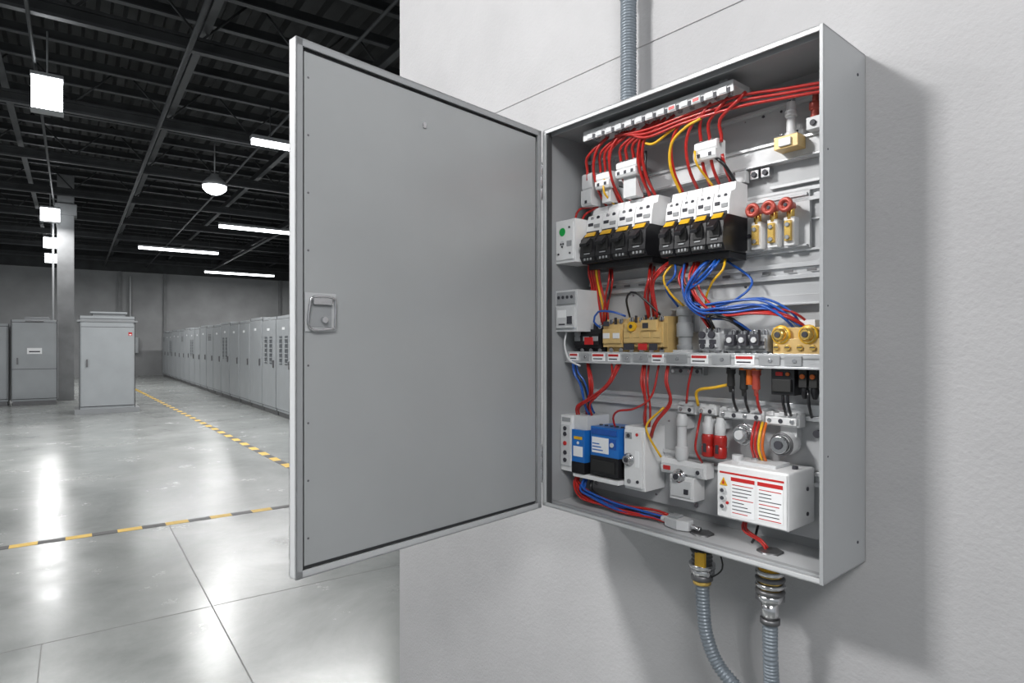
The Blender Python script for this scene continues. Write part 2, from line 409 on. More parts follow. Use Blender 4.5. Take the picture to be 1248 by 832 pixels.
# ---- rails
def hatrail(p,u0,u1,v,h,w0=.019,w1=.03,m='rail'):
    pts=[(w0,v-h*.28),(w1-.003,v-h*.28),(w1-.003,v-h*.5),(w1,v-h*.5),(w1,v-h*.22),(w0+.003,v-h*.22),(w0+.003,v+h*.22),(w1,v+h*.22),(w1,v+h*.5),(w1-.003,v+h*.5),(w1-.003,v+h*.28),(w0,v+h*.28)]
    p.prism('x',pts,u0,u1,m)
p=Part('mounting_rails',P,enc,bevel=.0005)
hatrail(p,.02,.708,1.655,.034); hatrail(p,.30,.708,1.812,.030); hatrail(p,.02,.708,1.36,.034); hatrail(p,.02,.70,1.225,.03)
p.box((.20,.019,1.886),(.708,.040,1.930),'white2'); p.box((.20,.040,1.924),(.708,.045,1.930),'rail'); p.box((.20,.040,1.886),(.708,.043,1.890),'rail')
p.box((.30,.019,1.585),(.708,.034,1.605),'plate'); p.box((.30,.034,1.583),(.708,.042,1.587),'rail')
p.box((.45,.019,1.758),(.708,.024,1.762),'rail'); p.box((.02,.019,1.695),(.708,.026,1.700),'rail'); p.box((.02,.019,2.005),(.708,.035,2.012),'paint_light')
for k in range(14): p.box((.05+k*.048,.0305,1.652),(.07+k*.048,.0315,1.658),'darksteel')
p.done()
# label shelf
p=Part('terminal_shelf',P,enc,bevel=.0008)
p.box((.008,.019,1.470),(.70,.108,1.474),'rail'); p.box((.008,.104,1.452),(.70,.108,1.482),'rail'); p.box((.008,.108,1.452),(.70,.114,1.456),'rail'); p.box((.008,.019,1.452),(.70,.023,1.48),'plate')
x=.02
for k,wd in enumerate([.04,.035,.05,.045,.03,.05,.04,.06,.05,.05,.05,.05,.04]):
    if k in (0,2,3,6,8,10): p.box((x,.108,1.458),(x+wd-.006,.1092,1.478),'labelw'); p.box((x+.002,.1092,1.470),(x+wd-.010,.1096,1.476),'redlab'); p.box((x+.004,.1092,1.462),(x+wd-.014,.1096,1.465),'ink')
    else: p.box((x,.108,1.458),(x+wd-.006,.111,1.478),'grey'); p.cyl((x+wd/2,.111,1.468),(x+wd/2,.113,1.468),.004,'steel',seg=10)
    x+=wd+.004
p.done()
# comb busbar
p=Part('busbar_comb',P,enc,bevel=.0008)
p.box((.11,.085,2.034),(.53,.150,2.046),'white2'); p.box((.11,.145,2.022),(.53,.150,2.040),'white2')
for k in range(13):
    u=.125+k*.031; p.box((u,.150,2.024),(u+.018,.152,2.036),'paint_light'); p.box((u+.019,.148,2.020),(u+.026,.1515,2.032),'ink'); p.cyl((u+.009,.12,2.034),(u+.009,.12,2.026),.006,'steel',seg=10)
for k in (8,10): p.box((.125+k*.031,.152,2.026),(.14+k*.031,.1528,2.033),'redlab')
for u in (.15,.48): p.box((u,.02,2.046),(u+.02,.12,2.066),'rail')
p.done()

# ---- breakers
def breaker(u0,u1,vt,vb,n=4):
    p=Part('circuit_breaker',P,None,bevel=.001)
    w=(u1-u0)/n; h=vt-vb; vm=vb+h*.50
    for i in range(n):
        a=u0+i*w+.0008; b=u0+(i+1)*w-.0008
        p.prism('x',[(.03,vt-.004),(.078,vt-.004),(.082,vt-h*.14),(.098,vt-h*.18),(.104,vt-h*.30),(.108,vm),(.03,vm)],a,b,'white')
        p.prism('x',[(.03,vm),(.112,vm),(.128,vm-h*.10),(.132,vb+h*.10),(.122,vb),(.035,vb),(.03,vb+.01)],a,b,'black')
        c=(a+b)/2
        p.cyl((c,.060,vt-.005),(c,.060,vt-.001),w*.26,'darksteel',seg=14)
        p.cyl((c-w*.18,.09,vt-h*.22),(c-w*.18,.1015,vt-h*.23),w*.10,'steel',seg=12); p.cyl((c+w*.2,.09,vt-h*.22),(c+w*.2,.1015,vt-h*.23),w*.10,'ink',seg=12)
        p.box((a+w*.12,.100,vt-h*.36),(b-w*.55,.1068,vt-h*.31),'ink'); p.box((c+w*.02,.100,vt-h*.40),(b-w*.1,.1075,vt-h*.34),'grey')
        p.box((a+w*.06,.104,vm+.001),(b-w*.10,.1095,vm+h*.05),'ink')
        p.prism('x',[(.112,vm+.004),(.1175,vm-.001),(.1240,vm-h*.055),(.118,vm-h*.055)],a+w*.14,b-w*.22,'yellow')
        p.box((a+w*.2,.125,vb+h*.18),(b-w*.2,.1335,vm-h*.14),'rubber')
        p.prism('x',[(.128,vb+h*.34),(.148,vb+h*.26),(.149,vb+h*.31),(.130,vb+h*.42)],a+w*.26,b-w*.26,'black')
        p.box((a+w*.3,.1325,vb+h*.14),(b-w*.3,.1337,vb+h*.16),'grey')
        p.box((a+w*.08,.125,vb+h*.03),(b-w*.08,.1300,vb+h*.10),'rubber')
        for t_ in (.3,.5,.7): p.box((a+w*(t_-.06),.128,vb+h*.045),(a+w*(t_+.04),.1308,vb+h*.085),'grey')
        p.cyl((c,.07,vb-.003),(c,.07,vb+.003),w*.22,'darksteel',seg=12)
    p.box((u0+.004,.030,vb-.014),(u1-.004,.100,vb+.001),'black')
    p.box((u0+.01,.019,vb+.02),(u1-.01,.031,vt-.03),'grey')
    p.done()
breaker(.080,.293,1.868,1.712)
breaker(.331,.496,1.860,1.702)
p=Part('cable_clamp',P,None,bevel=.0008)   # terminals above breakers
def term(p,u0,u1,v0,v1,w0=.075,w1=.115,m='white',slots=2):
    vm=(v0+v1)/2
    p.prism('x',[(w0,v0),(w1-.004,v0),(w1,v0+.006),(w1,vm-.002),(w1-.008,vm),(w1-.004,vm+.004),(w1-.004,v1-.004),(w1-.010,v1),(w0,v1)],u0,u1,m)
    for i in range(slots):
        c=u0+(u1-u0)*(i+.5)/slots
        p.cyl((c,w1-.012,v1-.001),(c,w1-.012,v1+.0015),.006,'darksteel',seg=12)
        p.box((c-.004,w1-.001,v0+.006),(c+.004,w1+.0012,v0+.014),'ink')
    p.box(((u0+u1)/2-.006,.019,vm-.006),((u0+u1)/2+.006,w0+.002,vm+.006),'white2')
term(p,.064,.100,1.868,1.955,.07,.11,'white2',1); term(p,.118,.165,1.903,1.945); term(p,.186,.250,1.918,1.958,slots=3); term(p,.412,.468,1.908,1.951)
p.box((.130,.07,1.868),(.158,.10,1.903),'white2'); p.box((.20,.07,1.868),(.24,.10,1.918),'white2')
p.done()
# socket box
p=Part('socket_outlet_box',P,None,bevel=.002)
p.box((.0045,.06,1.718),(.078,.145,1.832),'white'); p.box((.010,.145,1.726),(.072,.149,1.824),'white')
p.cyl((.034,.149,1.80),(.034,.1505,1.80),.011,'green'); p.cyl((.034,.149,1.768),(.034,.1505,1.768),.009,'white2'); 
for u,v in ((.03,1.768),(.038,1.768),(.034,1.761),(.02,1.742),(.062,1.742),(.060,1.81)): p.cyl((u,.149,v),(u,.152,v),.0028,'ink',seg=10)
p.box((.050,.149,1.76),(.068,.1505,1.775),'grey'); p.done()
# relay box
p=Part('relay_module',P,None,bevel=.002)
p.box((.0045,.03,1.535),(.084,.145,1.645),'white2'); p.box((.012,.145,1.545),(.078,.152,1.600),'white2'); p.box((.012,.145,1.608),(.078,.149,1.640),'grey')
for i in range(4): p.cyl((.02+i*.016,.149,1.626),(.02+i*.016,.151,1.626),.0045,'ink',seg=10)
p.box((.018,.152,1.572),(.050,.1528,1.592),'labelw'); p.box((.056,.152,1.555),(.072,.156,1.575),'ink'); p.box((.022,.152,1.552),(.046,.1525,1.556),'ink')
p.done()
# contactors on the shelf ----------------------------------------------
S0=1.474
def contactor(name,u0,u1,vt,w1,m,m2,n):
    p=Part(name,P,None,bevel=.001)
    h=vt-S0; w=(u1-u0)/n
    p.box((u0,.025,S0),(u1,w1-.022,vt-h*.08),m)
    p.box((u0+.001,w1-.024,S0+h*.20),(u1-.001,w1-.006,vt-h*.22),m)
    p.box((u0+.004,w1-.012,S0+h*.30),(u1-.004,w1,vt-h*.34),m)
    for i in range(n):
        c=u0+w*(i+.5)
        p.cyl((c,w1-.026,vt-h*.14),(c,w1-.018,vt-h*.14),min(w*.26,.007),'steel',seg=12); p.box((c-.0012,w1-.0185,vt-h*.14-.005),(c+.0012,w1-.0172,vt-h*.14+.005),'ink')
        p.cyl((c,w1-.026,S0+h*.12),(c,w1-.018,S0+h*.12),min(w*.26,.007),'steel',seg=12)
        p.box((c-w*.32,w1-.004,S0+h*.42),(c+w*.32,w1+.002,S0+h*.56),m2)
        p.box((u0+w*i-.0007,w1-.022,vt-h*.25),(u0+w*i+.0007,w1-.012,vt-h*.04),'ink') if i else None
    return p
p=contactor('contactor',.026,.122,1.560,.10,'black','grey',3); p.cyl((.045,.10,1.53),(.045,.106,1.53),.010,'grey'); p.box((.07,.1,1.50),(.10,.1035,1.52),'redlab'); p.done()
p=contactor('contactor',.128,.194,1.574,.10,'cream','white',2); p.box((.137,.1,1.548),(.155,.104,1.560),'ink'); p.done()
p=contactor('contactor',.197,.318,1.577,.10,'cream','cream',4); 
p.cyl((.23,.098,1.545),(.23,.107,1.545),.012,'yellow'); p.cyl((.23,.107,1.545),(.23,.109,1.545),.005,'ink'); p.box((.26,.098,1.535),(.305,.106,1.560),'cream'); p.box((.265,.106,1.54),(.282,.1075,1.553),'ink')
p.box((.205,.1,1.487),(.235,.105,1.503),'ink'); p.box((.25,.1,1.487),(.275,.105,1.503),'redlab'); p.box((.283,.1,1.487),(.305,.105,1.503),'ink'); p.done()
p=Part('cylindrical_fuse_holder',P,None,bevel=.001)
p.box((.337,.03,S0),(.378,.085,1.488),'white2'); p.lathe((.357,.065,1.486),(.357,.065,1.590),[(0,.017),(.12,.019),(.14,.016),(.30,.016),(.32,.0195),(.62,.0195),(.64,.016),(.78,.016),(.80,.020),(.94,.020),(1,.012)],'grey'); p.box((.34,.03,1.53),(.374,.05,1.585),'grey'); p.done()
p=contactor('contactor',.410,.462,1.541,.095,'white2','ink',2)
for i in range(2):
    p.cyl((.424+i*.024,.095,1.522),(.424+i*.024,.102,1.522),.008,'ink'); p.cyl((.424+i*.024,.095,1.497),(.424+i*.024,.100,1.497),.006,'ink')
p.done()
p=contactor('contactor',.470,.570,1.534,.09,'grey','ink',4)
for i in range(3): p.box((.482+i*.028,.09,1.498),(.502+i*.028,.100,1.522),'ink'); p.cyl((.492+i*.028,.1,1.510),(.492+i*.028,.104,1.510),.006,'white2')
p.done()
p=Part('brass_terminal_block',P,None,bevel=.0015)
p.box((.580,.03,S0),(.684,.082,1.535),'cream'); p.box((.585,.082,1.480),(.680,.090,1.512),'cream')
for u in (.600,.655):
    p.lathe((u,.082,1.520),(u,.104,1.520),[(0,.017),(.4,.017),(.45,.013),(.8,.013),(1,.009)],'brass'); p.cyl((u,.104,1.520),(u,.106,1.520),.006,'ink'); p.torus((u,.088,1.520),(0,1,0),.017,.003,'yellow')
for u in (.592,.615,.640,.665): p.cyl((u,.09,1.494),(u,.094,1.494),.006,'brass'); p.box((u-.005,.0935,1.4935),(u+.005,.0945,1.4955),'ink')
p.box((.62,.04,1.535),(.66,.07,1.550),'labelw'); p.done()

# brass posts upper right
p=Part('fuse_terminal_assembly',P,None,bevel=.001)
p.box((.481,.019,1.70),(.632,.030,1.822),'white2'); p.box((.485,.030,1.808),(.628,.034,1.814),'rail'); p.box((.485,.030,1.703),(.628,.036,1.708),'rail')
for u in (.527,.563,.599):
    p.box((u-.011,.03,1.706),(u+.011,.052,1.765),'white'); p.box((u-.007,.052,1.715),(u+.007,.060,1.757),'brass')
    p.cyl((u,.045,1.760),(u,.045,1.785),.008,'brass'); p.cyl((u,.04,1.788),(u,.068,1.788),.010,'copperred'); p.torus((u,.068,1.788),(0,1,0),.011,.005,'copperred'); p.cyl((u,.066,1.788),(u,.070,1.788),.004,'ink')
    p.cyl((u,.06,1.722),(u,.063,1.722),.005,'steel',seg=12); p.cyl((u,.06,1.748),(u,.063,1.748),.005,'steel',seg=12)
p.cyl((.50,.03,1.79),(.50,.036,1.79),.006,'copperred'); p.cyl((.50,.03,1.74),(.50,.034,1.74),.005,'ink')
p.done()
p=Part('rod_insulator',P,None,bevel=.001)
p.box((.578,.040,1.902),(.628,.075,1.928),'cream'); p.box((.59,.075,1.906),(.615,.080,1.922),'white'); p.lathe((.605,.055,1.926),(.605,.055,2.004),[(0,.013),(.12,.013),(.14,.009),(.55,.009),(.57,.012),(.7,.012),(.72,.009),(.92,.009),(1,.006)],'white2'); p.cyl((.605,.055,1.99),(.605,.055,2.008),.008,'steel'); p.done()
p=Part('rod_insulator',P,None,bevel=.001)
p.box((.640,.040,1.930),(.668,.065,1.955),'white2'); p.lathe((.654,.055,1.953),(.654,.055,2.005),[(0,.010),(.3,.008),(.35,.012),(.6,.012),(.65,.006),(1,.006)],'copperred'); p.cyl((.654,.065,1.942),(.654,.069,1.942),.006,'ink'); p.done()
p=Part('terminal_screw_bracket',P,None,bevel=.001)
p.box((.475,.030,1.858),(.50,.048,1.884),'white2')
for u in (.505,.53): p.box((u,.019,1.862),(u+.02,.038,1.882),'steel'); p.cyl((u+.01,.038,1.872),(u+.01,.042,1.872),.006,'ink',seg=12)
p.box((.545,.019,1.835),(.70,.028,1.842),'rail'); p.done()

# connectors under the shelf
p=Part('cable_plug_group',P,None,bevel=.001)
for u,l,m in ((.487,.055,'rubber'),(.517,.062,'rubber'),(.545,.060,'copperred')):
    p.lathe((u,.085,1.452),(u,.085,1.452-l),[(0,.009),(.25,.010),(.3,.0075),(.75,.0085),(.8,.005),(1,.004)],m); p.cyl((u,.085,1.446),(u,.085,1.452),.011,'orange' if u>.5 else 'black')
p.cyl((.53,.085,1.452),(.53,.085,1.415),.007,'orange'); p.box((.478,.075,1.448),(.556,.095,1.4525),'grey'); p.done()
p=Part('terminal_relay',P,None,bevel=.001)
p.box((.580,.05,1.398),(.628,.09,1.4525),'black'); p.box((.585,.09,1.405),(.623,.096,1.430),'rubber'); p.box((.590,.09,1.437),(.605,.0925,1.445),'redlab'); p.cyl((.615,.09,1.441),(.615,.094,1.441),.004,'orange')
p.done()
p=Part('terminal_relay',P,None,bevel=.001)
for u in (.642,.662): p.box((u-.008,.06,1.415),(u+.008,.085,1.4525),'rubber'); p.lathe((u,.075,1.418),(u,.075,1.392),[(0,.007),(.5,.008),(1,.004)],'black'); p.cyl((u,.085,1.437),(u,.089,1.437),.005,'orange')
p.done()

# lower rail terminals -------------------------------------------------
def railblock(u0,u1,v0,v1,w1,m='white2',name='terminal_block'):
    p=Part(name,P,None,bevel=.001)
    p.box((u0,.028,v0),(u1,w1-.008,v1),m); p.box((u0+.003,w1-.010,v0+.004),(u1-.003,w1,v1-.008),m)
    n=max(2,int((u1-u0)/.022)); 
    for i in range(n):
        c=u0+(u1-u0)*(i+.5)/n; p.cyl((c,w1,(v0+v1)/2-.002),(c,w1+.002,(v0+v1)/2-.002),.005,'ink' if i%2 else 'steel',seg=12)
        p.box((c-.006,w1-.012,v1-.006),(c+.006,w1-.004,v1+.003),m)
    p.done()
railblock(.330,.378,1.336,1.362,.06); railblock(.384,.428,1.338,1.360,.055,'white'); railblock(.440,.545,1.334,1.358,.06); railblock(.550,.622,1.330,1.357,.062,'white')
railblock(.305,.395,1.428,1.4515,.055,'grey')
p=Part('rotary_knob_switch',P,None,bevel=.001)
p.cyl((.503,.03,1.305),(.503,.062,1.305),.021,'white'); p.cyl((.503,.062,1.305),(.503,.078,1.305),.017,'steel'); p.cyl((.503,.078,1.305),(.503,.084,1.305),.010,'white2'); p.torus((.503,.062,1.305),(0,1,0),.021,.003,'steel'); p.box((.49,.019,1.28),(.516,.04,1.34),'white2'); p.done()
p=Part('rotary_knob_switch',P,None,bevel=.001)
p.cyl((.590,.03,1.294),(.590,.066,1.294),.024,'white'); p.cyl((.590,.066,1.294),(.590,.080,1.294),.018,'steel'); p.cyl((.590,.080,1.294),(.590,.083,1.294),.009,'ink'); p.torus((.590,.066,1.294),(0,1,0),.022,.003,'darksteel'); p.box((.575,.019,1.29),(.61,.04,1.335),'white2'); p.cyl((.645,.02,1.318),(.645,.03,1.318),.008,'ink'); p.done()
for c in (.412,.443):
    p=Part('red_fuse',P,None,bevel=.0008)
    p.lathe((c,.055,1.336),(c,.055,1.292),[(0,.008),(.3,.0095),(.35,.012),(.9,.012),(1,.009)],'white2'); p.lathe((c,.055,1.296),(c,.055,1.243),[(0,.0125),(.1,.0145),(.45,.0145),(.5,.0125),(.55,.0145),(.95,.0145),(1,.011)],'red'); p.box((c-.004,.068,1.255),(c+.004,.0705,1.275),'ink'); p.box((c-.01,.019,1.31),(c+.01,.05,1.33),'white2'); p.done()
p=Part('level_sensor_tube',P,None,bevel=.001)
p.lathe((.342,.055,1.336),(.342,.055,1.225),[(0,.010),(.1,.014),(.25,.014),(.27,.011),(.7,.012),(.72,.016),(.9,.016),(1,.012)],'white2'); p.box((.33,.02,1.30),(.354,.05,1.33),'white2'); p.done()
p=Part('junction_module',P,None,bevel=.001)
p.box((.287,.03,1.190),(.412,.062,1.226),'white'); p.box((.292,.062,1.196),(.405,.070,1.214),'white2'); p.box((.318,.025,1.134),(.384,.070,1.190),'white'); p.box((.323,.07,1.142),(.378,.074,1.180),'white2')
p.lathe((.345,.062,1.190),(.345,.085,1.190),[(0,.017),(.5,.017),(.6,.012),(1,.010)],'steel'); p.cyl((.345,.085,1.19),(.345,.087,1.19),.007,'ink'); p.box((.30,.07,1.200),(.32,.0725,1.210),'redlab'); p.cyl((.395,.07,1.205),(.395,.073,1.205),.005,'ink'); p.box((.36,.074,1.15),(.372,.076,1.162),'ink')
p.done()
# lower left group
p=Part('power_relay_block',P,None,bevel=.0015)
p.box((.0045,.03,1.160),(.046,.125,1.310),'white'); p.box((.008,.125,1.175),(.042,.130,1.285),'white2')
for v in (1.19,1.21,1.235,1.26,1.275): p.cyl((.025,.130,v),(.025,.133,v),.006,'ink' if v!=1.235 else 'redlab',seg=12)
p.box((.010,.12,1.293),(.040,.127,1.304),'grey')
p.box((.048,.03,1.275),(.094,.118,1.312),'white2'); p.box((.048,.03,1.190),(.094,.128,1.275),'cyanblue'); p.box((.048,.03,1.160),(.094,.129,1.190),'black'); p.box((.054,.128,1.205),(.088,.1292,1.232),'labelw'); p.box((.056,.128,1.25),(.086,.1292,1.258),'yellow'); p.cyl((.071,.128,1.241),(.071,.130,1.241),.004,'white')
p.done()
p=Part('transformer_module',P,None,bevel=.0015)
p.box((.107,.03,1.214),(.200,.118,1.289),'cyanblue'); p.box((.107,.03,1.165),(.200,.120,1.214),'black'); p.box((.112,.118,1.222),(.168,.1195,1.262),'labelw'); p.box((.170,.118,1.236),(.192,.1195,1.262),'blue')
for k in range(3): p.box((.114,.1195,1.228+k*.008),(.150-k*.006,.1202,1.231+k*.008),'cyanblue')
p.box((.112,.118,1.270),(.195,.121,1.284),'blue'); p.box((.114,.12,1.175),(.19,.1225,1.205),'rubber'); p.cyl((.18,.118,1.247),(.18,.122,1.247),.006,'white2')
for k in range(5): p.cyl((.118+k*.018,.09,1.289),(.118+k*.018,.09,1.292),.005,'ink',seg=10)
p.box((-.0+.05,.02,1.150),(.205,.125,1.160),'white'); p.done()
p=Part('timer_module',P,None,bevel=.002)
p.box((.197+.009,.02,1.142),(.268,.100,1.298),'white'); p.box((.210,.100,1.150),(.264,.108,1.290),'white')
p.lathe((.226,.108,1.217),(.226,.122,1.217),[(0,.016),(.4,.016),(.5,.012),(1,.011)],'steel'); p.cyl((.226,.122,1.217),(.226,.124,1.217),.006,'ink')
p.box((.214,.108,1.268),(.234,.1095,1.284),'grey'); p.cyl((.224,.108,1.276),(.224,.111,1.276),.005,'ink'); p.cyl((.250,.108,1.28),(.250,.110,1.28),.004,'redlab'); p.cyl((.226,.108,1.163),(.226,.111,1.163),.006,'steel'); p.box((.244,.108,1.2),(.256,.1095,1.24),'labelw'); p.cyl((.252,.108,1.165),(.252,.111,1.165),.004,'ink')
p.done()
# main labelled unit
p=Part('power_supply_unit',P,None,bevel=.004,seg=3)
p.box((.486,.025,1.137),(.640,.138,1.250),'white'); p.done()
pm=Part('power_supply_unit_face',P,None,bevel=.0005)
pm.box((.489,.137,1.141),(.637,.141,1.246),'white')
pm.box((.520,.141,1.146),(.572,.1418,1.226),'labelw'); pm.box((.578,.141,1.150),(.630,.1418,1.226),'labelw')
pm.box((.520,.1418,1.218),(.572,.1422,1.226),'redlab'); pm.box((.578,.1418,1.218),(.630,.1422,1.226),'redlab'); pm.box((.494,.141,1.231),(.632,.1415,1.235),'redlab')
for (a,b) in ((.523,.569),(.581,.627)):
    for k in range(9):
        e=b-random.choice([0,.004,.012,.02]); pm.box((a,.1418,1.152+k*.0072),(e,.1421,1.1538+k*.0072),'ink' if k%4 else 'redlab')
pm.prism('y',[(.494,1.206),(.512,1.206),(.503,1.223)],.141,.1425,'yellow'); pm.prism('y',[(.500,1.209),(.506,1.209),(.503,1.219)],.1425,.143,'redlab')
for v in (1.196,1.180,1.163): pm.cyl((.502,.141,v),(.502,.146,v),.007,'white2'); pm.cyl((.502,.146,v),(.502,.1475,v),.004,'ink')
pm.cyl((.512,.141,1.171),(.512,.144,1.171),.003,'redlab')
pm.box((.52,.05,1.250),(.60,.11,1.256),'white2'); pm.cyl((.50,.08,1.250),(.50,.08,1.262),.012,'white2'); pm.cyl((.54,.08,1.256),(.54,.08,1.262),.008,'steel'); pm.cyl((.625,.08,1.25),(.625,.08,1.256),.006,'ink')
pm.cyl((.640,.06,1.21),(.642,.06,1.21),.004,'ink'); pm.cyl((.640,.06,1.16),(.642,.06,1.16),.004,'ink')
pmo=pm.done(); pu=bpy.data.objects['power_supply_unit']; bpy.context.view_layer.update(); mw=pmo.matrix_world.copy(); pmo.parent=pu; pmo.matrix_parent_inverse=pu.matrix_world.inverted(); pmo.name='front_labels'
p=Part('cable_connector_plug',P,None,bevel=.0015)
p.prism('z',[(.335,.085),(.375,.080),(.40,.095),(.40,.115),(.375,.125),(.335,.115)],BB_+.006,BB_+.028,'white2'); p.box((.345,.09,BB_+.028),(.37,.115,BB_+.034),'grey'); p.cyl((.335,.1,BB_+.017),(.318,.1,BB_+.017),.008,'white2'); p.cyl((.40,.105,BB_+.017),(.425,.105,BB_+.014),.006,'steel'); p.done()

# ================================================================== WIRING
p=Part('wiring_harness',P,None,bevel=0)
def wire(m,pts,r=.0031): p.tube(spline(pts,.010),r*.9,m,8)
def bundle(cols,pts,sp=.007,r=.0030):
    for c in cols+([cols[0]] if len(cols)>1 else []):
        o=Vector((random.uniform(-sp,sp),random.uniform(-sp,sp),random.uniform(-sp,sp)))
        wire(c,[Vector(q)+o*(1 if 0<i<len(pts)-1 else .8)+Vector([random.uniform(-.35,.35)*sp for _ in range(3)]) for i,q in enumerate(pts)],r)
# comb -> terminals -> breaker A
for i,u in enumerate((.082,.128,.145,.160,.196,.215,.236,.256)):
    top=u+.055+.004*i
    vt=1.955 if u<.11 else 1.945 if u<.17 else 1.955
    wire('red',[(top+.02,.11,2.030),(top,.122,2.012),(u+.012,.118,1.990),(u,.104,vt+.01),(u,.103,vt-.02)],.0042)
    wire('red',[(u,.098,vt-.03),(u+.001,.085,1.895),(u,.062,1.862)],.004)
for u in (.118,.172,.262,.275): wire('red',[(u+.05,.12,2.026),(u+.02,.128,2.0),(u,.12,1.96),(u-.004,.10,1.91),(u,.064,1.862)],.004)
wire('black',[(.27,.1,1.97),(.27,.1,1.92),(.272,.062,1.862)],.004); wire('yellow',[(.145,.108,1.925),(.148,.112,1.89),(.15,.07,1.862)],.003)
# breaker B
for u,t0 in ((.425,.46),(.447,.50),(.475,.54)):
    wire('red',[(t0,.12,2.024),(t0-.012,.128,2.008),(u+.004,.115,1.985),(u,.104,1.955),(u,.103,1.94)],.0042); wire('red',[(u,.1,1.915),(u,.09,1.89),(u,.062,1.856)],.004)
for u in (.352,.392): wire('red',[(u+.07,.12,2.010),(u+.03,.125,1.995),(u+.004,.118,1.955),(u,.1,1.90),(u,.062,1.855)],.004)
wire('yellow',[(.44,.128,1.995),(.40,.128,1.985),(.362,.125,1.96),(.352,.115,1.91),(.352,.075,1.856)],.0036); wire('yellow',[(.42,.12,1.93),(.425,.12,1.90),(.435,.07,1.856)],.003)
wire('black',[(.46,.10,1.91),(.48,.10,1.89),(.485,.062,1.856)],.0045)
# long top cables
for k in range(3):
    wire('red',[(.20+.02*k,.13,2.018-.002*k),(.30,.135,2.006-.009*k),(.40,.13,2.012-.008*k),(.52,.12,2.020-.011*k),(.62,.11,2.008-.009*k),(.722,.10,1.996-.008*k)],.0038)
wire('yellow',[(.27,.12,1.99),(.31,.125,1.972),(.36,.125,1.990),(.42,.125,2.008)],.0036)
# left wires beside the relay
for k,c in enumerate(('red','red','red','yellow','red')):
    wire(c,[(.066+.009*k,.08,1.722),(.070+.009*k,.085,1.69),(.066+.008*k,.07,1.66),(.062+.012*k,.06,1.60),(.06+.012*k,.05,1.56)],.0036)
wire('red',[(.085,.08,1.87),(.05,.10,1.865),(.035,.10,1.845),(.035,.10,1.828)],.0036); wire('red',[(.095,.075,1.87),(.06,.09,1.85),(.045,.09,1.828)],.0036)
wire('white2',[(.03,.13,1.535),(.028,.135,1.50),(.04,.13,1.46),(.07,.118,1.444)],.003)
# under breaker A/B down to shelf parts
bundle(['red','black'],[(.13,.07,1.700),(.14,.08,1.66),(.12,.07,1.62),(.10,.06,1.555)],.008)
bundle(['red']*2,[(.262,.07,1.700),(.270,.09,1.66),(.262,.085,1.62),(.258,.07,1.570)],.010,.0036)
bundle(['red','red'],[(.335,.07,1.70),(.315,.095,1.675),(.285,.09,1.64),(.292,.08,1.570)],.006)
bundle(['yellow'],[(.352,.08,1.70),(.325,.10,1.66),(.335,.09,1.62),(.36,.07,1.588)],.003)
bundle(['black'],[(.20,.07,1.570),(.22,.11,1.612),(.25,.11,1.625),(.30,.08,1.572)],.003)
bundle(['blue'],[(.345,.09,1.70),(.36,.11,1.655),(.33,.10,1.63),(.345,.07,1.588)],.006)
bundle(['red','black'],[(.37,.075,1.695),(.372,.10,1.655),(.395,.09,1.61),(.41,.09,1.585),(.425,.06,1.535)],.006)
bundle(['blue']*2,[(.455,.08,1.695),(.46,.11,1.67),(.43,.11,1.645),(.395,.10,1.63),(.39,.10,1.60),(.42,.10,1.583),(.48,.10,1.585),(.56,.095,1.588),(.61,.09,1.565),(.625,.06,1.535)],.008)
bundle(['blue']*2,[(.44,.08,1.695),(.42,.11,1.66),(.395,.11,1.615),(.43,.11,1.575),(.50,.10,1.572),(.58,.095,1.575),(.64,.07,1.535)],.007)
bundle(['blue'],[(.38,.09,1.695),(.385,.11,1.64),(.40,.11,1.59),(.44,.10,1.56),(.50,.09,1.555),(.53,.06,1.525)],.006)
bundle(['red','red'],[(.40,.075,1.695),(.40,.10,1.65),(.42,.10,1.60),(.47,.10,1.565),(.55,.10,1.565),(.61,.09,1.56),(.65,.06,1.530)],.006)
bundle(['yellow'],[(.47,.08,1.695),(.475,.10,1.665),(.45,.10,1.64),(.42,.08,1.60),(.43,.06,1.535)],.004)
bundle(['black']*2,[(.43,.06,1.535),(.45,.11,1.562),(.49,.10,1.555),(.51,.06,1.525)],.005,.003)
bundle(['blue'],[(.46,.05,1.69),(.52,.05,1.64),(.50,.08,1.60),(.44,.08,1.585)],.003)
wire('blue',[(.125,.10,1.545),(.115,.115,1.56),(.13,.115,1.585),(.175,.11,1.583),(.2,.09,1.572)],.003)
# below shelf, left
bundle(['blue','blue','black'],[(.035,.10,1.455),(.05,.11,1.42),(.065,.10,1.39),(.075,.09,1.33),(.08,.08,1.31)],.006)
bundle(['red']*3,[(.07,.09,1.455),(.10,.11,1.41),(.09,.10,1.37),(.07,.09,1.34),(.06,.08,1.31)],.008)
bundle(['red']*2,[(.19,.10,1.455),(.17,.12,1.40),(.11,.12,1.36),(.06,.115,1.335),(.045,.10,1.305)],.005)
bundle(['red'],[(.165,.10,1.455),(.18,.12,1.415),(.14,.12,1.375),(.10,.11,1.345),(.09,.09,1.31)],.005)
bundle(['red']*3,[(.262,.09,1.455),(.27,.11,1.41),(.272,.10,1.36),(.262,.09,1.32),(.25,.07,1.296)],.008)
bundle(['red'],[(.30,.09,1.455),(.29,.11,1.38),(.24,.11,1.345),(.19,.11,1.335),(.165,.10,1.315),(.165,.09,1.288)],.003)
bundle(['red','red'],[(.33,.09,1.455),(.335,.11,1.41),(.34,.10,1.36),(.30,.10,1.31),(.27,.08,1.27)],.006)
bundle(['yellow'],[(.31,.08,1.35),(.275,.10,1.31),(.28,.10,1.28),(.30,.08,1.23)],.002,.003)
